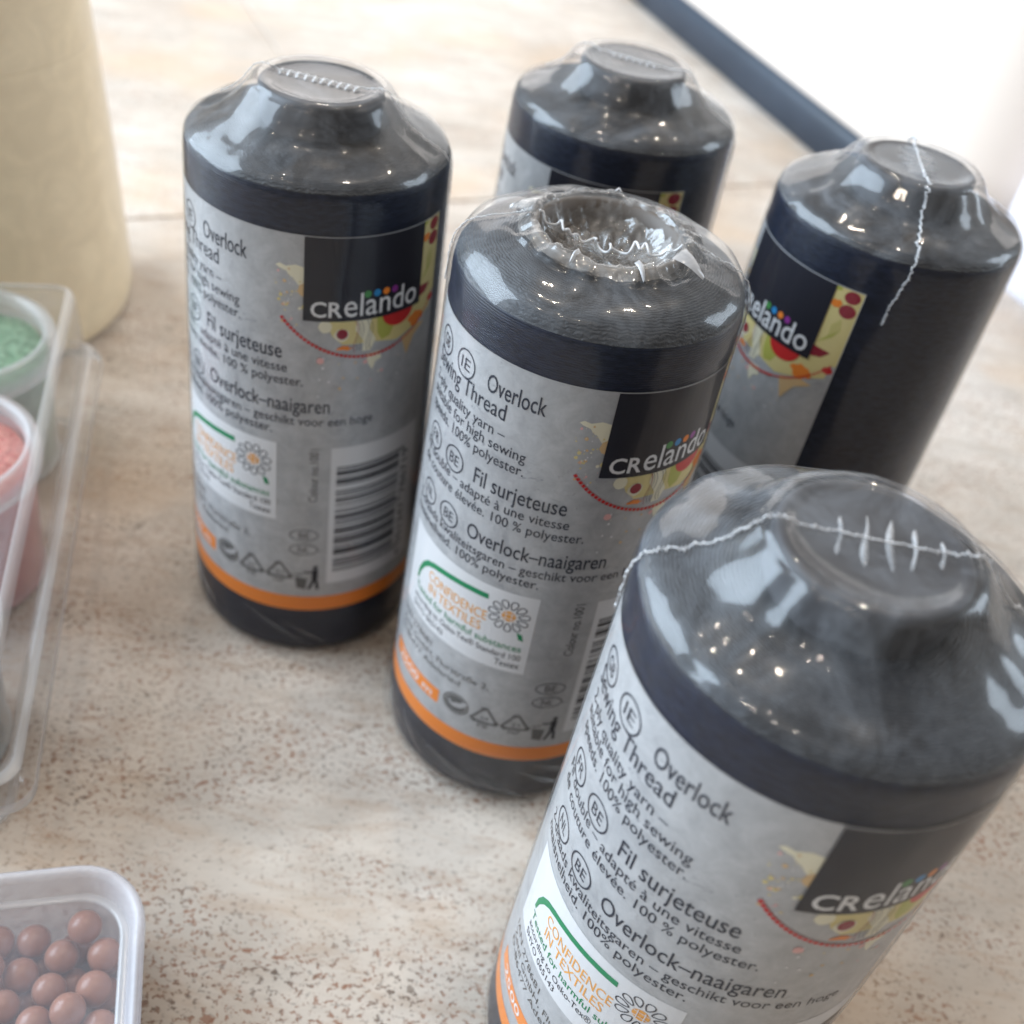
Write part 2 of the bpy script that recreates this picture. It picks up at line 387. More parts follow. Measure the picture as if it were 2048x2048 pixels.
def make_film_mesh(seed, open_top, flare):
    prof = film_prof(OPEN_TOP if open_top else CAP_TOP)
    rnd = random.Random(seed)
    def disp(th, r, z, i):
        c, s_ = math.cos(th), math.sin(th)
        d = .010 * nz(c * 2 + seed, s_ * 2, z * 1.1) + .005 * nz(c * 6 + seed, s_ * 6, z * 3 + 9)
        dz = 0
        d = max(d, -.006)
        if z > 4.35 and r > .5:
            d += .012 * nz(c * 3 + seed, s_ * 3, z * 5 + r * 7); dz = .010 * nz(c * 4 + seed * 2, s_ * 4, r * 6)
            if not open_top and r < .95:
                # gathered folds running up to the cap
                dz += .010 * math.sin(th * 9 + seed + 3 * nz(c, s_, seed)) * max(0, nz(c * 2 + 5, s_ * 2, seed)) * 2
        if open_top and r < .62 and z > 4.3:
            dz += .030 * nz(c * 6 + seed, s_ * 6, r * 5) + .016 * nz(c * 15, s_ * 15 + seed, r * 9)
            if r < .45: dz += .05 * abs(nz(c * r * 9 + seed, s_ * r * 9, 3)) + .03 * nz(c * r * 22, s_ * r * 22 + seed, 1)
            d += .020 * nz(c * 7, s_ * 7 + seed, z * 5)
        if flare and z < .75 and z > .03:
            k = (1 - z / .75)
            wv = max(0, math.sin(th * 9 + z * 11 + 3 * nz(c * 1.5, s_ * 1.5, seed))) ** 3
            d += k ** .6 * (.055 * wv + .05 * max(0, nz(c * 3, s_ * 3, z * 3 + seed)))
        if r < .02: d = 0
        return d, dz
    nb = len(prof)
    def matf(i):
        z, r = prof[i][1], prof[i][0]
        if flare and z < .62: return 2
        if open_top and z > 4.58: return 3 if r < .6 else 1
        if open_top and r < .52 and z > 4.2: return 3
        return 1 if z > 4.56 else 0
    return lathe('shrink_film', prof, 160, ['film_clear', 'film_milky', 'film_wrinkled', 'film_crumpled'], disp, matf), prof

def thread_mesh(open_top):
    p_ = [(.30, .012), (.90, .012), (1.0, .04), (1.035, .11)] + [(rad(.2 + .5 * k), .2 + .5 * k) for k in range(9)]
    if open_top: p_ += [(rad(4.48), 4.48), (.945, 4.56), (.905, 4.62), (.83, 4.67), (.70, 4.715), (.48, 4.74), (.46, 4.5)]
    else: p_ += [(rad(4.50), 4.50), (.952, 4.555), (.925, 4.59), (.84, 4.615), (.62, 4.645), (.42, 4.68), (.38, 4.60)]
    n0 = len(p_) - 7
    return lathe('thread_winding', p_, 128, ['black_thread', 'thread_end'], None, lambda i: 1 if i > n0 + 0 else 0)

def core_mesh(open_top):
    if open_top: p_ = [(.30, .013), (.34, .02), (.43, 4.40), (.455, 4.65), (.495, 4.74), (.50, 4.79), (.48, 4.815), (.45, 4.80), (.43, 4.72), (.40, 4.40), (.001, 4.39)]
    else: p_ = [(.30, .013), (.34, .02), (.40, 4.4), (.43, 4.72), (.445, 4.88), (.44, 4.925), (.415, 4.94), (.385, 4.93), (.37, 4.922), (.30, 4.918), (.001, 4.918)]
    return lathe('core', p_, 72, 'core_card' if open_top else 'core_plastic')

THREAD = {k: thread_mesh(k) for k in (0, 1)}
CORE = {k: core_mesh(k) for k in (0, 1)}

# ---- label printing: 2-D shapes wrapped on the winding
def wrap(x, z, off):
    r = rad(z) + off; return ((r * math.cos(x)) * S, (r * math.sin(x)) * S, z * S)

class Print:
    def __init__(self): self.bm = {}
    def layer(self, mat, off):
        return self.bm.setdefault((mat, off), ([], []))
    def poly(self, pts, mat, off):
        V, Fc = self.layer(mat, off); b0 = len(V)
        cx = sum(p_[0] for p_ in pts) / len(pts); cz = sum(p_[1] for p_ in pts) / len(pts)
        V.append((cx, cz)); V.extend(pts); n = len(pts)
        for j in range(n): Fc.append((b0, b0 + 1 + j, b0 + 1 + (j + 1) % n))
    def quad(self, x0, x1, z0, z1, mat, off):
        V, Fc = self.layer(mat, off); n = max(1, int((x1 - x0) / .05)); b0 = len(V)
        for i in range(n + 1): x = x0 + (x1 - x0) * i / n; V += [(x, z0), (x, z1)]
        for i in range(n): a = b0 + 2 * i; Fc.append((a, a + 2, a + 3, a + 1))
    def stroke(self, pts, w_, mat, off, closed=False):
        V, Fc = self.layer(mat, off); b0 = len(V); n = len(pts)
        for i in range(n):
            a = Vector(pts[(i - 1) % n] if closed or i > 0 else pts[i]); b_ = Vector(pts[(i + 1) % n] if closed or i < n - 1 else pts[i])
            t = (b_ - a).normalized(); q = Vector((-t.y, t.x)) * (w_[i] if isinstance(w_, list) else w_) / 2; p_ = Vector(pts[i])
            V += [tuple(p_ + q), tuple(p_ - q)]
        for i in range(n if closed else n - 1):
            a, c = b0 + 2 * i, b0 + 2 * ((i + 1) % n); Fc.append((a, a + 1, c + 1, c))
    def disc(self, cx, cz, rx, rz, mat, off, n=24, jag=0, seed=0):
        rnd = random.Random(seed)
        self.poly([(cx + rx * (1 + jag * rnd.uniform(-1, 1)) * math.cos(2 * PI * k / n), cz + rz * (1 + jag * rnd.uniform(-1, 1)) * math.sin(2 * PI * k / n)) for k in range(n)], mat, off)
    def oval(self, cx, cz, rx, rz, w_, mat, off, n=28):
        self.stroke([(cx + rx * math.cos(2 * PI * k / n), cz + rz * math.sin(2 * PI * k / n)) for k in range(n)], w_, mat, off, True)
    def text(self, s_, x0, x1, base, cap, mat, off, weight=0.0, vertical=False):
        vs, fs, (bx0, bx1), H = glyphs(s_, weight)
        V, Fc = self.layer(mat, off); b0 = len(V)
        sx = (x1 - x0) / (bx1 - bx0); sz = cap / H
        for (px, py) in vs:
            if vertical: V.append((base - py * sz, x0 + (px - bx0) * sx))
            else: V.append((x0 + (px - bx0) * sx, base + py * sz))
        Fc.extend(tuple(b0 + q for q in f_) for f_ in fs)
    def build(self, name):
        keys = sorted(self.bm); mats = sorted({k[0] for k in keys}); AV, AF, MI = [], [], []
        for k in keys:
            V, Fc = self.bm[k]; bm = bmesh.new(); bv = [bm.verts.new((x, z, 0)) for x, z in V]
            for f_ in Fc:
                try: bm.faces.new([bv[q] for q in f_])
                except ValueError: pass
            for _ in range(5):
                lg = [e for e in bm.edges if abs(e.verts[0].co.x - e.verts[1].co.x) > .07]
                if not lg: break
                bmesh.ops.subdivide_edges(bm, edges=lg, cuts=1)
                bmesh.ops.triangulate(bm, faces=[f_ for f_ in bm.faces if len(f_.verts) > 4])
            bm.verts.index_update(); b0 = len(AV)
            for f_ in bm.faces:
                if f_.normal.z < 0: f_.normal_flip()
            AV += [wrap(v.co.x, v.co.y, k[1]) for v in bm.verts]
            for f_ in bm.faces: AF.append(tuple(b0 + v.index for v in f_.verts)); MI.append(mats.index(k[0]))
            bm.free()
        return mesh(name, AV, AF, mats, MI, False)

_gl = {}
def glyphs(s_, weight=0.0):
    if (s_, weight) in _gl: return _gl[(s_, weight)]
    def conv(body):
        cu = bpy.data.curves.new('t', 'FONT'); cu.body = body; cu.size = 1; cu.resolution_u = 3; cu.offset = weight; cu.fill_mode = 'FRONT'
        ob = bpy.data.objects.new('t', cu); col.objects.link(ob)
        dg = bpy.context.evaluated_depsgraph_get(); me = bpy.data.meshes.new_from_object(ob.evaluated_get(dg))
        vs = [(v.co.x, v.co.y) for v in me.vertices]; fs = [tuple(p_.vertices) for p_ in me.polygons]
        bpy.data.objects.remove(ob); bpy.data.curves.remove(cu); bpy.data.meshes.remove(me)
        return vs, fs
    vs, fs = conv(s_)
    if 'H' not in _gl: _gl['H'] = max(v[1] for v in conv('H')[0])
    r = (vs, fs, (min(v[0] for v in vs), max(v[0] for v in vs)), _gl['H'])
    _gl[(s_, weight)] = r; return r

D2 = R(1)
LT, LB = 4.262, .60
U0_, U1_ = -112 * D2, 69 * D2
L0, L1, L2, L3, L4 = .004, .0058, .0074, .0090, .0106
def label_parts():
    out = []
    p_ = Print(); p_.quad(U0_, U1_, LT - .003, LT + .002, 'ink_grey', L4 + .002); p_.quad(U1_ - .004, U1_, LB, LT, 'ink_panel', L4 + .001); out.append(('paper_edge', p_.build('paper_edge')))
    # paper
    nx, nzc = 60, 40; V, Fc = [], []
    for j in range(nzc + 1):
        z = LB + (LT - LB) * j / nzc
        for i in range(nx + 1): V.append(wrap(U0_ + (U1_ - U0_) * i / nx, z, L0))
    for j in range(nzc):
        for i in range(nx): a = j * (nx + 1) + i; Fc.append((a, a + 1, a + nx + 2, a + nx + 1))
    paper = mesh('label', V, Fc, 'label_paper')
    T = 'ink_text'
    def lang(ov, head, hx, hb, lines):
        p_ = Print()
        for (t, u, z) in ov:
            p_.oval(u * D2, z, .098, .098, .012, T, L1); p_.text(t, u * D2 - .052, u * D2 + .052, z - .042, .085, T, L1)
        p_.text(head, hx[0] * D2, hx[1] * D2, hb, .128, T, L1, .006)
        for (t, a, b_, z, cap, wt) in lines: p_.text(t, a * D2, b_ * D2, z, cap, T, L1, wt)
        return p_
    out.append(('english_text', lang([('GB', -79.5, 4.045), ('IE', -62.5, 4.05)], 'Overlock', (-49.6, -24.3), 3.99,
        [('Sewing Thread', -85.4, -39.3, 3.842, .122, .005), ('2-ply quality yarn –', -85, -38, 3.702, .080, .003), ('suitable for high sewing', -85, -28.2, 3.598, .080, .003), ('speeds. 100% polyester.', -84, -27.9, 3.487, .080, .003)]).build('english_text')))
    out.append(('french_text', lang([('FR', -76.5, 3.30), ('BE', -60.2, 3.305)], 'Fil surjeteuse', (-48.2, -8.6), 3.255,
        [('Fil double – adapté à une vitesse', -84, -6.3, 3.138, .080, .003), ('de couture élevée. 100 % polyester.', -84, .7, 3.027, .080, .003)]).build('french_text')))
    out.append(('dutch_text', lang([('NL', -74, 2.825), ('BE', -58.1, 2.83)], 'Overlock–naaigaren', (-46.8, 12.6), 2.785,
        [('2-draads kwaliteitsgaren – geschikt voor een hoge', -84, 33, 2.662, .080, .003), ('naaisnelheid. 100% polyester.', -84, -12.6, 2.556, .080, .003)]).build('dutch_text')))
    # certificate panel
    p_ = Print(); p_.quad(-81 * D2, -10.3 * D2, 1.655, 2.462, 'ink_panel', L1)
    out.append(('certificate_panel', p_.build('certificate_panel')))
    p_ = Print()
    arc = [(-72.5, 1.985), (-71.5, 2.08), (-69, 2.17), (-65.5, 2.235), (-61, 2.275), (-55, 2.305), (-48, 2.328), (-40, 2.345), (-31.5, 2.352)]
    arc = [(a * D2, b_) for a, b_ in arc]; p_.stroke(arc, [.022, .034, .044, .048, .05, .05, .05, .05, .05], 'ink_green', L2)
    p_.poly([(-17 * D2, 2.09), (-14.6 * D2, 2.075), (-13.6 * D2, 2.01), (-15.8 * D2, 2.02)], 'ink_green', L2)
    p_.text('CONFIDENCE', -63.5 * D2, -30.7 * D2, 2.112, .092, 'ink_gold', L2, .002); p_.text('IN TEXTILES', -62.5 * D2, -32.5 * D2, 1.992, .090, 'ink_gold', L2, .002)
    p_.text('Tested for harmful substances', -72.5 * D2, -13.6 * D2, 1.890, .068, 'ink_green', L2, .004)
    p_.text('according to Oeko-Tex® Standard 100', -72.5 * D2, -13.1 * D2, 1.795, .060, T, L2); p_.text('SHYO 065143', -72.5 * D2, -50 * D2, 1.697, .060, T, L2); p_.text('Testex', -23.7 * D2, -13 * D2, 1.705, .064, T, L2)
    out.append(('certificate_text', p_.build('certificate_text')))
    p_ = Print(); fx, fz = -21.6 * D2, 2.232
    for k in range(11):
        a = 2 * PI * k / 11 + .2; ca, sa = math.cos(a), math.sin(a)
        loop = []
        for q in range(15):
            t = q / 14 * 2 * PI; rr = .072 + .042 * (1 - math.cos(t)); ww = .034 * math.sin(t) * (.4 + .6 * (1 - math.cos(t)) / 2)
            loop.append((fx + rr * ca - ww * sa, fz + rr * sa + ww * ca))
        p_.stroke(loop, .0085, T, L2)
    p_.disc(fx, fz, .052, .052, 'ink_gold', L2)
    for q in (-.022, .022): p_.quad(fx - .046, fx + .046, fz + q - .003, fz + q + .003, 'ink_panel', L3); p_.quad(fx + q - .003, fx + q + .003, fz - .046, fz + .046, 'ink_panel', L4)
    out.append(('certificate_flower', p_.build('certificate_flower')))
    # address, length tab, orange band
    p_ = Print(); A_ = 'ink_soft'
    p_.text('IAN 278681', -81 * D2, -55 * D2, 1.49, .066, A_, L1); p_.text('Zettl GmbH, Flurstraße 3,', -81 * D2, -23.5 * D2, 1.385, .066, A_, L1); p_.text('D-86477 Adelsried', -81 * D2, -36.5 * D2, 1.283, .066, A_, L1)
    out.append(('address_text', p_.build('address_text')))
    p_ = Print(); p_.quad(-84 * D2, -46 * D2, .945, 1.10, 'ink_orange', L1); p_.text('2500 m', -78 * D2, -50 * D2, .978, .085, 'ink_white', L2, .006)
    out.append(('length_tab', p_.build('length_tab')))
    p_ = Print(); p_.quad(U0_, U1_, LB + .002, .775, 'ink_orange', L1); out.append(('orange_band', p_.build('orange_band')))
    # recycling marks
    p_ = Print(); cx, cz = -36.8 * D2, 1.075
    p_.oval(cx, cz, .108, .108, .014, A_, L1); p_.disc(cx, cz, .092, .092, 'ink_bin', L1)
    sw = [(cx + .085 * math.cos(a), cz + .085 * math.sin(a)) for a in [R(20 + 14 * k) for k in range(14)]]
    p_.stroke([(cx + .012, cz - .008), (cx + .045, cz + .005), (cx + .07, cz + .03), (cx + .085, cz + .065)], [.055, .05, .045, .03], 'ink_grey', L2)
    p_.stroke([(cx + .012, cz - .008), (cx - .025, cz - .02), (cx - .055, cz + .0), (cx - .06, cz + .035)], [.055, .035, .022, .008], 'ink_grey', L2)
    for tx, num, nm in ((-22.5, '04', 'PE'), (-8.5, '21', 'PAP')):
        x = tx * D2; P3 = [(x, 1.185), (x + .115, 1.0), (x - .115, 1.0)]
        for k in range(3):
            a, b_ = Vector(P3[k]), Vector(P3[(k + 1) % 3]); p_.stroke([tuple(a.lerp(b_, .04)), tuple(a.lerp(b_, .80))], .022, 'ink_bin', L1)
            q = a.lerp(b_, .80); d_ = (b_ - a).normalized(); n_ = Vector((-d_.y, d_.x))
            p_.poly([tuple(q + n_ * .026), tuple(q - n_ * .026), tuple(q + d_ * .045)], 'ink_bin', L2)
        p_.text(num, x - .032, x + .032, 1.03, .045, 'ink_bin', L1); p_.text(nm, x - .045, x + .045, .93, .05, 'ink_soft', L1)
    b0 = 0.0
    p_.poly([(b0 + .0, .885), (b0 + .075, .865), (b0 + .09, 1.0), (b0 - .012, 1.02)], 'ink_bin', L1); p_.stroke([(b0 - .02, 1.045), (b0 + .05, 1.055)], .014, 'ink_bin', L1)
    p_.disc(b0 + .155, 1.135, .02, .022, 'ink_black', L1, 12)
    p_.stroke([(b0 + .155, 1.11), (b0 + .15, 1.0)], .05, 'ink_black', L1); p_.stroke([(b0 + .15, 1.09), (b0 + .10, 1.075), (b0 + .06, 1.08)], .02, 'ink_black', L2)
    p_.stroke([(b0 + .15, 1.02), (b0 + .125, .93), (b0 + .10, .87)], .026, 'ink_black', L2); p_.stroke([(b0 + .152, 1.02), (b0 + .17, .94), (b0 + .175, .87)], .026, 'ink_black', L3)
    out.append(('recycling_marks', p_.build('recycling_marks')))
    p_ = Print()
    for t, z in (('BE', 1.51), ('NL', 1.345)):
        p_.oval(3 * D2, z, .115, .062, .009, A_, L1); p_.text(t, 3 * D2 - .045, 3 * D2 + .045, z - .034, .068, A_, L1)
    p_.text('Colour no.1001', 1.885, 2.435, 8.6 * D2, .07, A_, L1, 0, True)
    out.append(('colour_code', p_.build('colour_code')))
    # barcode
    p_ = Print(); p_.quad(14.2 * D2, 63.4 * D2, .935, 2.44, 'ink_panel', L1); out.append(('barcode_panel', p_.build('barcode_panel')))
    p_ = Print(); bits = '10100110101100010111101010011101100101110100101010111001010001001011001010100001011101001110101'
    x0, x1, za, zb = 17 * D2, 51 * D2, 1.075, 2.245; n = len(bits); k = 0
    while k < n:
        if bits[k] == '1':
            e = k
            while e < n and bits[e] == '1': e += 1
            gd = k < 3 or k >= n - 3 or 45 <= k <= 49
            p_.quad(x0, x1 + (.06 if gd else 0), za + (zb - za) * k / n, za + (zb - za) * e / n, 'ink_black', L2); k = e
        else: k += 1
    p_.text('4', .965, 1.025, 57.5 * D2, .075, 'ink_text', L2, 0, True); p_.text('051347', 1.10, 1.60, 57.5 * D2, .075, 'ink_text', L2, 0, True); p_.text('786719', 1.70, 2.20, 57.5 * D2, .075, 'ink_text', L2, 0, True)
    out.append(('barcode', p_.build('barcode')))
    # artwork round the logo
    p_ = Print(); rnd = random.Random(4)
    cx0, cz0, CR = .5, 4.11, .825
    p_.quad(56 * D2, U1_ - .002, 3.62, LT - .003, 'ink_yellow', L1)
    p_.poly([(.15, 3.62), (.98, 3.62), (1.17, 3.66), (1.15, 3.5), (.95, 3.42), (.75, 3.36), (.55, 3.40), (.42, 3.40), (.30, 3.40), (.22, 3.47)], 'ink_yellow', L1)
    p_.poly([(.56, 3.61), (.72, 3.61), (.72, 3.5), (.68, 3.42), (.61, 3.40), (.57, 3.47)], 'ink_olive', L2)
    p_.disc(.755, 3.615, .15, .125, 'ink_red', L3, 30)
    p_.poly([(.40, 3.61), (.52, 3.61), (.50, 3.52), (.56, 3.42), (.52, 3.33), (.45, 3.33), (.46, 3.42), (.39, 3.52)], 'ink_cream', L2)
    for dx in (.0, .025, .075, .10):
        for k in range(16):
            t = k / 15; x = .405 + dx + .018 * math.sin(t * 5.5) + .02 * t; z = 3.60 - .25 * t; p_.disc(x, z, .0042, .006, 'ink_text', L3, 6)
    p_.stroke([(.385 + .02 * math.sin(t * 5.5 / 20) + .02 * t / 20, 3.61 - .28 * t / 20) for t in range(21)], .005, 'ink_wine', L3)
    p_.disc(.163, 3.555, .05, .05, 'ink_cream', L2, 20, .06, 3); p_.disc(.285, 3.485, .055, .055, 'ink_cream', L2, 20, .1, 5); p_.disc(.29, 3.492, .043, .043, 'ink_wine', L3)
    # dashed stitch line
    a0 = math.atan2(3.615 - cz0, -.157 - cx0) + 2 * PI; a1 = math.atan2(3.63 - cz0, 1.169 - cx0) + 2 * PI; nd = 46
    for k in range(nd):
        b0_, b1_ = a0 + (a1 - a0) * k / nd, a0 + (a1 - a0) * (k + .74) / nd
        p_.stroke([(cx0 + CR * math.cos(b0_ + (b1_ - b0_) * q / 2), cz0 + CR * math.sin(b0_ + (b1_ - b0_) * q / 2)) for q in range(3)], .024 if k < 30 else .014, 'ink_red', L4)
    # splashes
    p_.poly([(.002, 4.02), (-.06, 4.035), (-.13, 4.015), (-.175, 4.03), (-.205, 4.012), (-.18, 3.995), (-.13, 3.985), (-.11, 3.95), (-.075, 3.93), (-.05, 3.895), (-.02, 3.86), (.002, 3.85)], 'ink_cream', L1)
    p_.poly([(.002, 3.90), (-.03, 3.88), (-.045, 3.83), (-.02, 3.80), (.002, 3.79)], 'ink_tan', L2)
    p_.poly([(.48, 3.30), (.60, 3.31), (.62, 3.24), (.57, 3.22), (.545, 3.15), (.51, 3.2)], 'ink_cream', L2)
    p_.poly([(.80, 3.36), (.98, 3.42), (1.08, 3.40), (.95, 3.33), (.90, 3.24), (.87, 3.18), (.84, 3.26)], 'ink_tan', L2)
    p_.disc(-.155 + .29, 3.265, .03, .028, 'ink_pink', L2, 16, .12, 8)
    p_.disc(.96, 3.48, .09, .06, 'ink_orange', L2, 14, .3, 9); p_.disc(.31, 3.37, .05, .022, 'ink_orange', L2, 14, .4, 2)
    for k in range(80):
        if k % 3: a, z = rnd.gauss(-.10, .07), rnd.gauss(3.78, .14)
        else: a, z = rnd.uniform(.05, 1.0), rnd.gauss(3.18, .07)
        q = abs(rnd.gauss(0, .006)) + .0025; p_.disc(a, z, q, q, rnd.choice(['ink_cream', 'ink_yellow', 'ink_tan', 'ink_pink', 'ink_white']), L2, 8, .2, k)
    # strip right of the panel
    p_.disc(1.12, 4.20, .062, .05, 'ink_wine', L2, 18); p_.disc(1.12, 4.085, .066, .055, 'ink_wine', L2, 18)
    p_.disc(1.02, 4.12, .045, .035, 'ink_orange', L2, 16, .3, 1); p_.disc(.995, 4.24, .03, .02, 'ink_olive', L2, 12, .2, 1)
    for k in range(4): p_.stroke([(1.0 + .025 * k, 3.78 + .02 * k), (1.06 + .02 * k, 3.86 + .02 * k), (1.05 + .015 * k, 3.95 + .02 * k)], .008, 'ink_olive', L2)
    p_.poly([(.965, 3.74), (1.12, 3.72), (1.06, 3.66), (.965, 3.64)], 'ink_wine', L2); p_.disc(1.15, 3.575, .045, .03, 'ink_red', L2, 14, .15, 4)
    out.append(('artwork', p_.build('artwork')))
    p_ = Print(); p_.quad(0, 56 * D2, 3.602, LT - .004, 'ink_black', L4 + .0012); out.append(('logo_panel', p_.build('logo_panel')))
    Lg = L4 + .0028
    p_ = Print(); p_.text('CR', 3.0 * D2, 16.2 * D2, 3.640, .120, 'ink_white', Lg, .016)
    vs, fs, (bx0, bx1), H = glyphs('elando', .003); sz = .188 / max(v[1] for v in vs)
    V, Fc = p_.layer('ink_white', Lg); b0 = len(V); sx = (53.0 - 16.9) * D2 / (bx1 - bx0)
    for (px, py) in vs: V.append((16.9 * D2 + (px - bx0) * sx, 3.640 + py * sz))
    Fc.extend(tuple(b0 + q for q in f_) for f_ in fs)
    out.append(('logo_lettering', p_.build('logo_lettering')))
    for u, c_ in ((27.0, 'ink_dot_green'), (31.3, 'ink_blue'), (35.7, 'ink_orange'), (40.0, 'ink_purple')):
        p_ = Print(); p_.disc(u * D2, 3.812, .028, .029, c_, Lg); out.append(('logo_dot', p_.build('logo_dot')))
    return paper, out
PAPER, PRINTS = label_parts()

def film_point(prof, s_, th, lift=.012):
    """point at arclength fraction index s_ (float index) on the film profile"""
    i = min(int(s_), len(prof) - 2); t = s_ - i
    r = prof[i][0] * (1 - t) + prof[i + 1][0] * t; z = prof[i][1] * (1 - t) + prof[i + 1][1] * t
    dr = prof[i + 1][0] - prof[i][0]; dz = prof[i + 1][1] - prof[i][1]; l = math.hypot(dr, dz) or 1
    return Vector(((r + lift * dz / l) * math.cos(th), (r + lift * dz / l) * math.sin(th), z - lift * dr / l))

def seam_mesh(prof, az, za, zb, seed, amp=.012, rmin=0.0, w_=.0042, drift=0.0, step=.010):
    """heat-sealed seam over the top: from height za on azimuth az up and over to zb on the far side"""
    rnd = random.Random(seed); P = []
    def side(th, zlow):
        idx = [i for i in range(len(prof)) if prof[i][1] >= zlow and (prof[i][0] > rmin)]
        i0, i1 = idx[0], idx[-1]; q = []
        s_ = float(i0)
        while s_ < i1:
            q.append((s_, th)); i = min(int(s_), len(prof) - 2)
            l = math.hypot(prof[i + 1][0] - prof[i][0], prof[i + 1][1] - prof[i][1]) or .01
            s_ += step / l
        return q
    for k, (s_, th) in enumerate(side(az, za)):
        z = prof[min(int(s_), len(prof) - 1)][1]; r = prof[min(int(s_), len(prof) - 1)][0]
        off = amp * (1 if k % 2 else -1) * rnd.uniform(.2, 1.0) + .03 * nz(s_ * .35, seed, 1) + drift * max(0, 4.6 - z)
        P.append(film_point(prof, s_, th + off / max(r, .25), .012 + rnd.uniform(0, .008)))
    a = P
    b_ = []
    if zb is not None:
        for k, (s_, th) in enumerate(side(az + PI, zb)):
            r = prof[min(int(s_), len(prof) - 1)][0]
            off = amp * (1 if k % 2 else -1) * rnd.uniform(.2, 1.0) + .03 * nz(s_ * .35, seed, 5)
            b_.append(film_point(prof, s_, th + off / max(r, .25), .012 + rnd.uniform(0, .008)))
    out = []
    if rmin == 0 and zb is not None: out.append(a + b_[::-1])
    else: out += [q for q in (a, b_) if len(q) > 2]
    return [tube('seam', q, [w_ * rnd.uniform(.6, 1.25) for _ in q], 'seam_white', 5) for q in out]

def pleat_mesh(az, t, half, h, seed, mat, rz=4.947):
    """ridge of gathered film lying across the seam on the cap disc"""
    ca, sa = math.cos(az), math.sin(az); V, Fc = [], []; n = 11; rnd = random.Random(seed); tilt = rnd.uniform(-.10, .10) + .12
    for i in range(n + 1):
        q = -1 + 2 * i / n; wv = h * (1 - abs(q) ** 2.2) + .001; ww = (.010 + .006 * math.sin(seed + q * 2)) * (1 - abs(q) ** 5) + .003
        l = half * q; cx = t + tilt * l + .006 * math.sin(q * 3 + seed)
        for dx, dz in ((-ww, 0), (-.35 * ww, wv), (.35 * ww, wv), (ww, 0)):
            x, y = cx + dx, l
            V.append(Vector((x * ca - y * sa, x * sa + y * ca, rz + dz)) * S)
    for i in range(n):
        for k in range(3): a = i * 4 + k; Fc.append((a, a + 1, a + 5, a + 4))
    return mesh('pleat', V, Fc, mat)

def ruffle_mesh(seed):
    """crinkled film edge standing across the open end"""
    rnd = random.Random(seed); n = 220; top, bot = [], []
    for i in range(n + 1):
        t = i / n; x = -.46 + .92 * t
        env = math.sin(PI * t) ** .6
        y = .05 - .10 * t + env * (.05 * math.sin(t * 40 + 3 * math.sin(t * 9)) + .02 * math.sin(t * 83 + 1))
        z = 4.835 - .13 * env + .04 * env * (.45 + .8 * abs(math.sin(t * 5.3 + .8))) * math.sin(t * 37 + 2 * math.sin(t * 13)) + .006 * math.sin(t * 90)
        x += env * .022 * math.cos(t * 37 + 2 * math.sin(t * 13))
        top.append(Vector((x, y, z))); bot.append(Vector((x * .86, y * .6 - .01, min(z - .02, 4.63 + .18 * (1 - env)))))
    V = [q * S for pr in zip(top, bot) for q in pr]; Fc = [(2 * i, 2 * i + 1, 2 * i + 3, 2 * i + 2) for i in range(n)]
    return mesh('film_ruffle', V, Fc, 'film_crumpled'), tube('ruffle_edge', top, .0085, 'seam_white', 5)

def flap_mesh(az, r0, z0, r1, z1, wid, mat):
    V, Fc = [], []; n = 8
    for i in range(n + 1):
        t = i / n; r = r0 + (r1 - r0) * t; z = z0 + (z1 - z0) * t + .02 * math.sin(PI * t); w_ = wid * (1 - t) ** .8 + .006
        for k in (-1, 0, 1): V.append(Vector((r * math.cos(az + k * w_ / r), r * math.sin(az + k * w_ / r), z + (0.022 if k == 0 else 0)))*S)
    for i in range(n):
        for k in range(2): a = i * 3 + k; Fc.append((a, a + 1, a + 4, a + 3))
    return mesh('film_fold', V, Fc, mat)

def foot_folds(seed, az, n, big):
    rnd = random.Random(seed * 3 + 1); out = []
    for k in range(n):
        t0 = az + R(-75 + 150 * (k + rnd.uniform(.1, .9)) / n); sw = rnd.uniform(.45, .95); z0, z1 = rnd.uniform(.34, .56), rnd.uniform(.05, .22)
        pts, rr = [], []; m_ = 14
        for i in range(m_ + 1):
            t = i / m_; z = z0 + (z1 - z0) * t ** 1.2; th = t0 + sw * t; r = rad(z) + .014 + .020 * big * math.sin(PI * t)
            if z < .12: r -= (.12 - z) * .4
            pts.append((r * math.cos(th), r * math.sin(th), z)); rr.append((.003 + .024 * math.sin(PI * t) ** 1.5) * big)
        out.append(tube('film_fold', pts, rr, 'film_faint', 8))
    return out

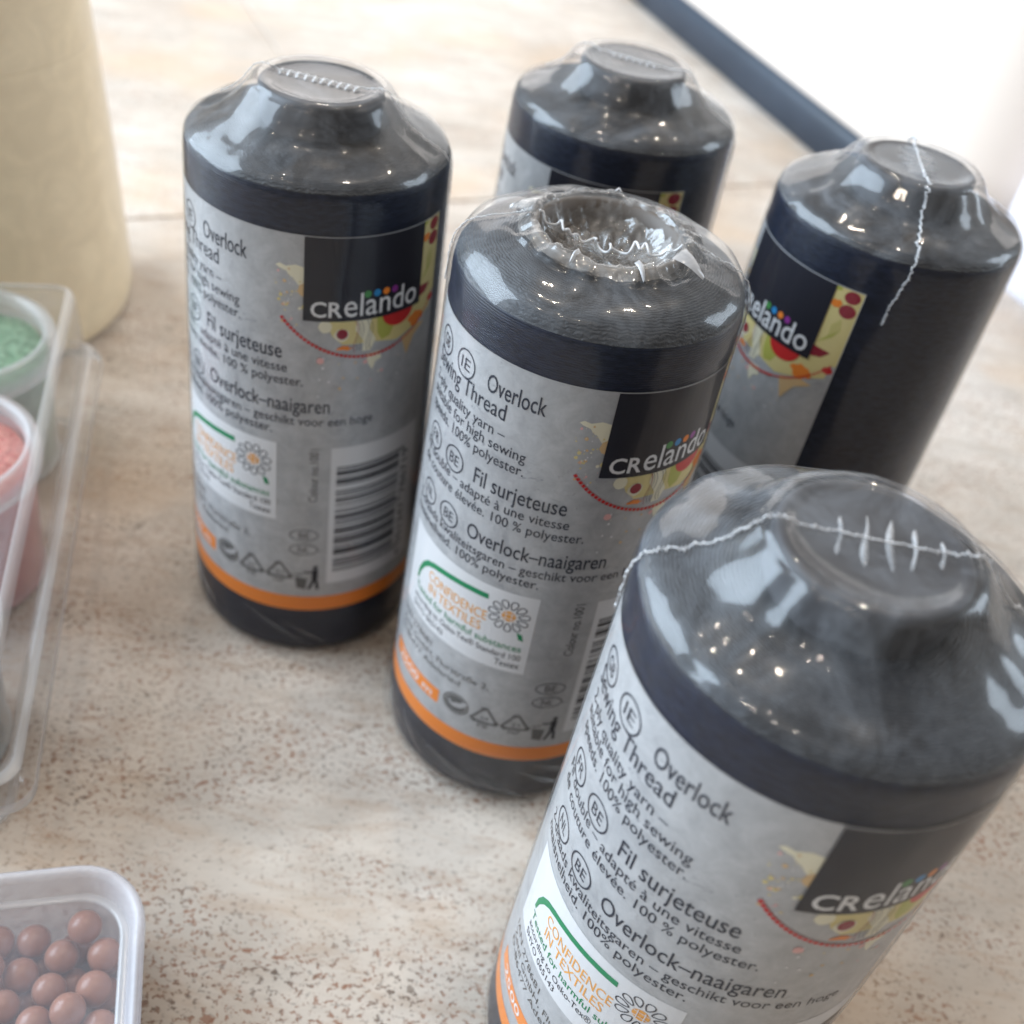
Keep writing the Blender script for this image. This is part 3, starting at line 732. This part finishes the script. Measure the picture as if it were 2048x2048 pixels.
GRP = 'black thread spools standing on the table'
def spool(pos, phi, seed, label, open_top=False, seam=None, pleats=(), pleat_az=0, pleat_mat='seam_white', flare=False):
    rt = tag(empty('thread_spool', (pos[0], pos[1], 0), R(phi)), label, 'thread spool', GRP)
    link('thread_winding', THREAD[1 if open_top else 0], rt); link('core', CORE[1 if open_top else 0], rt)
    lb = link('label', PAPER, rt)
    for nm, me in PRINTS: link(nm, me, lb)
    fm, prof = make_film_mesh(seed, open_top, flare)
    fo = link('shrink_film', fm, rt)
    if seam:
        az, za, zb, kw = seam
        for me in seam_mesh(prof, R(az - phi), za, zb, seed, **kw): link('seam', me, fo)
    for t, hf, h in pleats: link('pleat', pleat_mesh(R(pleat_az - phi), t, hf, h, seed * 7 + int(t * 100), pleat_mat), fo)
    for me in foot_folds(seed, R(-100 - phi), 9 if flare else 4, 1.0 if flare else .55): link('film_fold', me, fo)
    if open_top:
        q = 2 * PI * 0 + R(-phi)
        a, b_ = ruffle_mesh(seed); oa = link('film_ruffle', a, fo); ob = link('ruffle_edge', b_, fo)
        for o in (oa, ob): o.rotation_euler = (0, 0, q)
        link('film_fold', flap_mesh(R(-28 - phi), .50, 4.865, .69, 4.775, .085, 'film_white'), fo)
        link('film_fold', flap_mesh(R(-66 - phi), .47, 4.85, .60, 4.795, .02, 'film_white'), fo)
        link('film_fold', flap_mesh(R(172 - phi), .50, 4.865, .66, 4.785, .12, 'film_crumpled'), fo)
        link('film_fold', flap_mesh(R(-112 - phi), .47, 4.85, .56, 4.81, .015, 'film_white'), fo)
        link('film_fold', flap_mesh(R(88 - phi), .49, 4.86, .60, 4.80, .02, 'film_white'), fo)
    return rt

spool((-1.907, 7.393), -80.5, 11, 'black thread spool beside the cream bottle, its label barcode fully in view',
      seam=(-4, 4.3, 4.7, dict(amp=.012)), pleats=[(-.30 + .062 * k, .045, .022) for k in range(10)], pleat_az=-6)
spool((0.256, 6.264), -75.8, 23, 'black thread spool with a hollow open top and crinkled torn film, amid the other spools', open_top=True,
      seam=(0, 4.0, 4.2, dict(amp=.010, rmin=.52)), flare=True)
spool((1.564, 3.549), -89.6, 37, 'black thread spool with five pale film ridges across its cap, before the hollow-topped one',
      seam=(180, 4.25, 4.5, dict(amp=.015, w_=.0046)), pleats=[((.165, .05, -.06, -.165, -.29)[k], (.13, .17, .17, .14, .09)[k], .014) for k in range(5)], pleat_az=180, pleat_mat='film_pleat')
spool((2.501, 8.153), -174.8, 41, 'black thread spool showing its bare dark side, seam line running down from the cap',
      seam=(-92, 4.08, 4.7, dict(amp=.012, w_=.005, drift=-.12)), pleats=[(-.24 + .068 * k, .17 - .012 * abs(k - 3), .02) for k in range(8)], pleat_az=-92, pleat_mat='film_pleat')
spool((0.263, 9.164), -121, 53, 'black thread spool standing behind the hollow-topped one, its label mostly hidden',
      seam=(-14, 3.7, 4.7, dict(amp=.009, w_=.0045)), pleats=[(-.18 + .06 * k, .03, .014) for k in range(7)], pleat_az=-14)

# ------------------------------------------------------------ cream bottle
bt = tag(empty('plastic_bottle', (-7.3, 11.0, 0)), 'tall cream translucent plastic bottle behind the clear craft case', 'bottle')
bp = smooth_prof([(.001, .06), (1.5, .06), (1.72, .02), (1.90, .08), (1.985, .28), (1.985, .7), (1.95, 1.5), (1.89, 2.6), (1.845, 3.3)], 4)
bp += smooth_prof([(1.838, 3.33), (1.836, 3.36), (1.838, 3.40), (1.82, 3.7), (1.77, 4.5), (1.70, 5.6), (1.5, 6.4), (1.0, 7.0), (.6, 7.3), (.55, 7.8)], 4)
link('bottle_shell', lathe('bottle_shell', bp, 96, 'bottle_shell'), bt)
link('content', lathe('content', smooth_prof([(.001, .16), (1.4, .16), (1.68, .22), (1.74, .5), (1.72, 1.5), (1.66, 3.2), (1.60, 4.4), (1.5, 5.4), (.001, 5.45)], 3), 64, 'bottle_content'), bt)
link('cap', lathe('cap', [(.001, 8.5), (.6, 8.5), (.66, 8.42), (.66, 7.7), (.5, 7.65)], 48, 'white_enamel'), bt)

# ------------------------------------------------------------ clear hinged craft case with pots of powder
a1 = Vector((.317, -.948, 0)); a2 = Vector((-.948, -.317, 0))
case_rot = math.atan2(-.317, -.948)               # local +x -> leftwards (a2), local +y -> towards camera? a2 x z
cs = tag(empty('craft_case', (-4.80, 9.34, 0), 0), 'clear hinged plastic case holding round pots of coloured powder', 'plastic case')
def cl(e1, e2, z):
    v = a1 * e1 + a2 * e2; return (v.x, v.y, z)
CL, CW = 5.72, 5.0
def ring_c(ins, z, r=.22): return [cl(a, b_, z) for a, b_ in rrect(ins, CL - ins, ins, CW - ins, r)]
link('lid', loft('lid', [ring_c(.10, .94, .22), ring_c(.10, 1.0, .22), ring_c(.115, 1.35, .2), ring_c(.13, 1.62, .2), ring_c(.145, 1.67, .18), ring_c(.175, 1.695, .15), ring_c(.21, 1.70, .12), ring_c(.26, 1.69, .1)], ['clear_plastic', 'clear_edge'], cap1=True, matf=lambda i: 1 if i in (3, 4, 5) else 0), cs)
link('flange', loft('flange', [ring_c(.16, .90, .2), ring_c(.10, .96, .2), ring_c(.04, .93, .2), ring_c(.0, .88, .2), ring_c(-.03, .80, .2), ring_c(-.035, .70, .2), ring_c(-.02, .69, .2)], ['clear_plastic', 'clear_edge'], matf=lambda i: 1 if i in (1, 4, 5) else 0), cs)
link('tray', loft('tray', [ring_c(.16, .895, .2), ring_c(.18, .6, .2), ring_c(.22, .2, .22), ring_c(.25, .06, .24), ring_c(.33, .02, .2)], ['clear_plastic', 'clear_edge'], cap1=True, matf=lambda i: 1 if i in (3,) else 0), cs)
def pot(e1, e2, r, powder, cupmat, label):
    x, y, _ = cl(e1, e2, 0)
    t = tag(empty('powder_pot', (-4.80 + x, 9.34 + y, .03)), label, 'pot', 'round pots inside the clear case'); t.scale = (1, 1, 1.13)
    link('cup', lathe('cup', smooth_prof([(.001, .02), (r * .80, .02), (r * .84, .06), (r * .88, .5), (r * .93, 1.10), (r * .93, 1.2)], 3), 64, cupmat), t)
    link('rim', lathe('rim', smooth_prof([(r * .93, 1.12), (r * 1.0, 1.10), (r * 1.03, 1.16), (r * 1.03, 1.30), (r * 1.0, 1.36), (r * .93, 1.37), (r * .88, 1.33), (r * .87, 1.27)], 3), 64, 'clear_edge'), t)
    link('lid_disc', lathe('lid_disc', [(r * .88, 1.285), (.001, 1.29)], 64, 'clear_plastic'), t)
    link('powder', lathe('powder', [(r * .79, .06), (r * .86, .5), (r * .905, 1.08), (r * .86, 1.17), (r * .6, 1.20), (r * .3, 1.21), (.001, 1.215)], 48, powder, lambda th, rr, z, i: (0, .03 * nz(rr * 5 * math.cos(th), rr * 5 * math.sin(th), e1) if z > 1.1 else 0)), t)
pot(.88, 1.12, .84, 'green_powder', 'cup_plastic', 'round clear pot of green powder inside the clear case')
pot(2.60, 1.04, .82, 'pink_powder', 'pink_cup_plastic', 'round clear pot of coral pink powder inside the clear case')
pot(4.55, 1.05, .78, 'dark_powder', 'cup_plastic', 'round clear pot of dark powder inside the clear case')

# ------------------------------------------------------------ frosted box of beads
b1 = Vector((.33, -.944, 0)); b2 = Vector((-.944, -.33, 0)); BO = Vector((-2.016, 3.68, 0))
bx = tag(empty('bead_box', tuple(BO)), 'frosted lilac plastic box of brown beads', 'plastic box')
def bl(e1, e2, z): v = b1 * e1 + b2 * e2; return (v.x, v.y, z)
BL_, BW = 2.6, 2.6
def ring_b(ins, z, r=.46): return [bl(a, b_, z) for a, b_ in rrect(ins, BL_ - ins, ins, BW - ins, max(r - ins, .08))]
link('wall', loft('wall', [ring_b(.16, .0), ring_b(.12, .02), ring_b(.09, .08), ring_b(.03, .66), ring_b(.0, .70), ring_b(-.005, .74), ring_b(.0, .79), ring_b(.025, .81), ring_b(.055, .80), ring_b(.08, .76), ring_b(.10, .62), ring_b(.135, .56), ring_b(.14, .3), ring_b(.16, .05)], ['frosted_plastic'], cap0=False), bx)
link('floor', loft('floor', [ring_b(.16, .035), ring_b(.2, .035)], ['frosted_plastic'], cap0=False, cap1=True), bx)
link('ledge', loft('ledge', [ring_b(.105, .60), ring_b(.15, .615), ring_b(.17, .60), ring_b(.16, .58)], ['clear_edge']), bx)
link('lid_sheet', loft('lid_sheet', [ring_b(.125, .60), ring_b(.16, .597)], ['frosted_lid'], cap1=True, smooth=False), bx)

BR = .117
rnd = random.Random(8)
beads = [Vector((x + rnd.uniform(-.03, .03), y + rnd.uniform(-.03, .03), .37 + rnd.uniform(-.06, .05))) for x, y in [(-2.658, 3.178), (-2.418, 3.181), (-2.299, 3.336), (-2.112, 3.245), (-2.626, 2.918), (-2.39, 2.905), (-2.116, 2.993), (-2.787, 3.042), (-2.61, 2.721), (-2.362, 2.65), (-2.132, 2.721), (-1.948, 2.768), (-2.85, 3.22), (-2.0, 2.5), (-2.25, 2.45), (-2.52, 2.48)]]
for i in range(7):
    for j in range(7):
        v = BO + b1 * (.30 + .232 * i + (.0 if j % 2 else .11)) + b2 * (.30 + .215 * j); beads.append(Vector((v.x + rnd.uniform(-.02, .02), v.y + rnd.uniform(-.02, .02), .155)))
for i in range(7):
    for j in range(7):
        v = BO + b1 * (.36 + .25 * i + (.0 if j % 2 else .12)) + b2 * (.38 + .24 * j)
        v = Vector((v.x + rnd.uniform(-.05, .05), v.y + rnd.uniform(-.05, .05), .40))
        if all((v - q).length > 1.7 * BR for q in beads): beads.append(v)
for it in range(120):
    for i in range(len(beads)):
        for j in range(i + 1, len(beads)):
            d = beads[i] - beads[j]; l = d.length
            if 1e-6 < l < 2 * BR: q = d * ((2 * BR - l) / l * .5); beads[i] += q; beads[j] -= q
    for v in beads:
        rel = v - BO; e1_, e2_ = rel.dot(b1), rel.dot(b2)
        n1 = min(max(e1_, .17 + BR), BL_ - .17 - BR); n2 = min(max(e2_, .17 + BR), BW - .17 - BR)
        v += b1 * (n1 - e1_) + b2 * (n2 - e2_); v.z = max(.037 + BR, min(v.z, .47))
bm = bmesh.new(); bmesh.ops.create_icosphere(bm, subdivisions=3, radius=BR * S); bme = bpy.data.meshes.new('bead'); bm.to_mesh(bme); bm.free()
bme.materials.append(MATS['bead_brown']); bme.polygons.foreach_set('use_smooth', [True] * len(bme.polygons))
for v in beads:
    o = link('bead', bme); o.location = v * S; o.scale = [rnd.uniform(.93, 1.03)] * 3; tag(o, 'glossy brown round bead inside the frosted lilac box', 'bead', 'brown beads in the frosted box')

# ------------------------------------------------------------ white rounded appliance with dark blue foot
P0 = Vector((7.0, 17.3, 0)); g1 = (Vector((.405, 29.817, 0)) - Vector((4.343, 21.881, 0))).normalized(); g2 = Vector((-g1.y, g1.x, 0)) * -1
cpt = Vector((4.343, 21.881, 0)); kk = (P0 - cpt).dot(g1); corner = cpt + g1 * kk
ap = tag(empty('white_appliance', tuple(corner)), 'white rounded appliance body on a dark blue foot at the back', 'appliance')
def al(e1, e2, z): v = g1 * e1 + g2 * e2; return (v.x, v.y, z)
AL, AW = 24.0, 12.0
def ring_a(ins, z, r=2.6): return [al(a, b_, z) for a, b_ in rrect(ins, AL - ins, ins, AW - ins, r - ins * .5, 14)]
link('foot', loft('foot', [ring_a(.06, 0), ring_a(.0, .05), ring_a(.0, .68), ring_a(.06, .80), ring_a(.16, .84)], ['blue_rubber']), ap)
link('body', loft('body', [ring_a(.14, .82), ring_a(.10, .88), ring_a(.10, 1.4), ring_a(.12, 6), ring_a(.2, 11.5), ring_a(.5, 12)], ['white_enamel'], cap1=True), ap)

wc = tag(empty('white_carton', (8.75, 17.4, 0), R(24)), 'plain white carton beside the white appliance', 'carton')
def ring_w(ins, z): return [(a, b_, z) for a, b_ in rrect(-1.3 + ins, 1.3 - ins, -1.0 + ins, 1.0 - ins, .12, 4)]
link('carton_body', loft('carton_body', [ring_w(.05, 0), ring_w(0, .05), ring_w(0, 3.2), ring_w(.05, 3.25)], ['lilac_white'], cap1=True), wc)
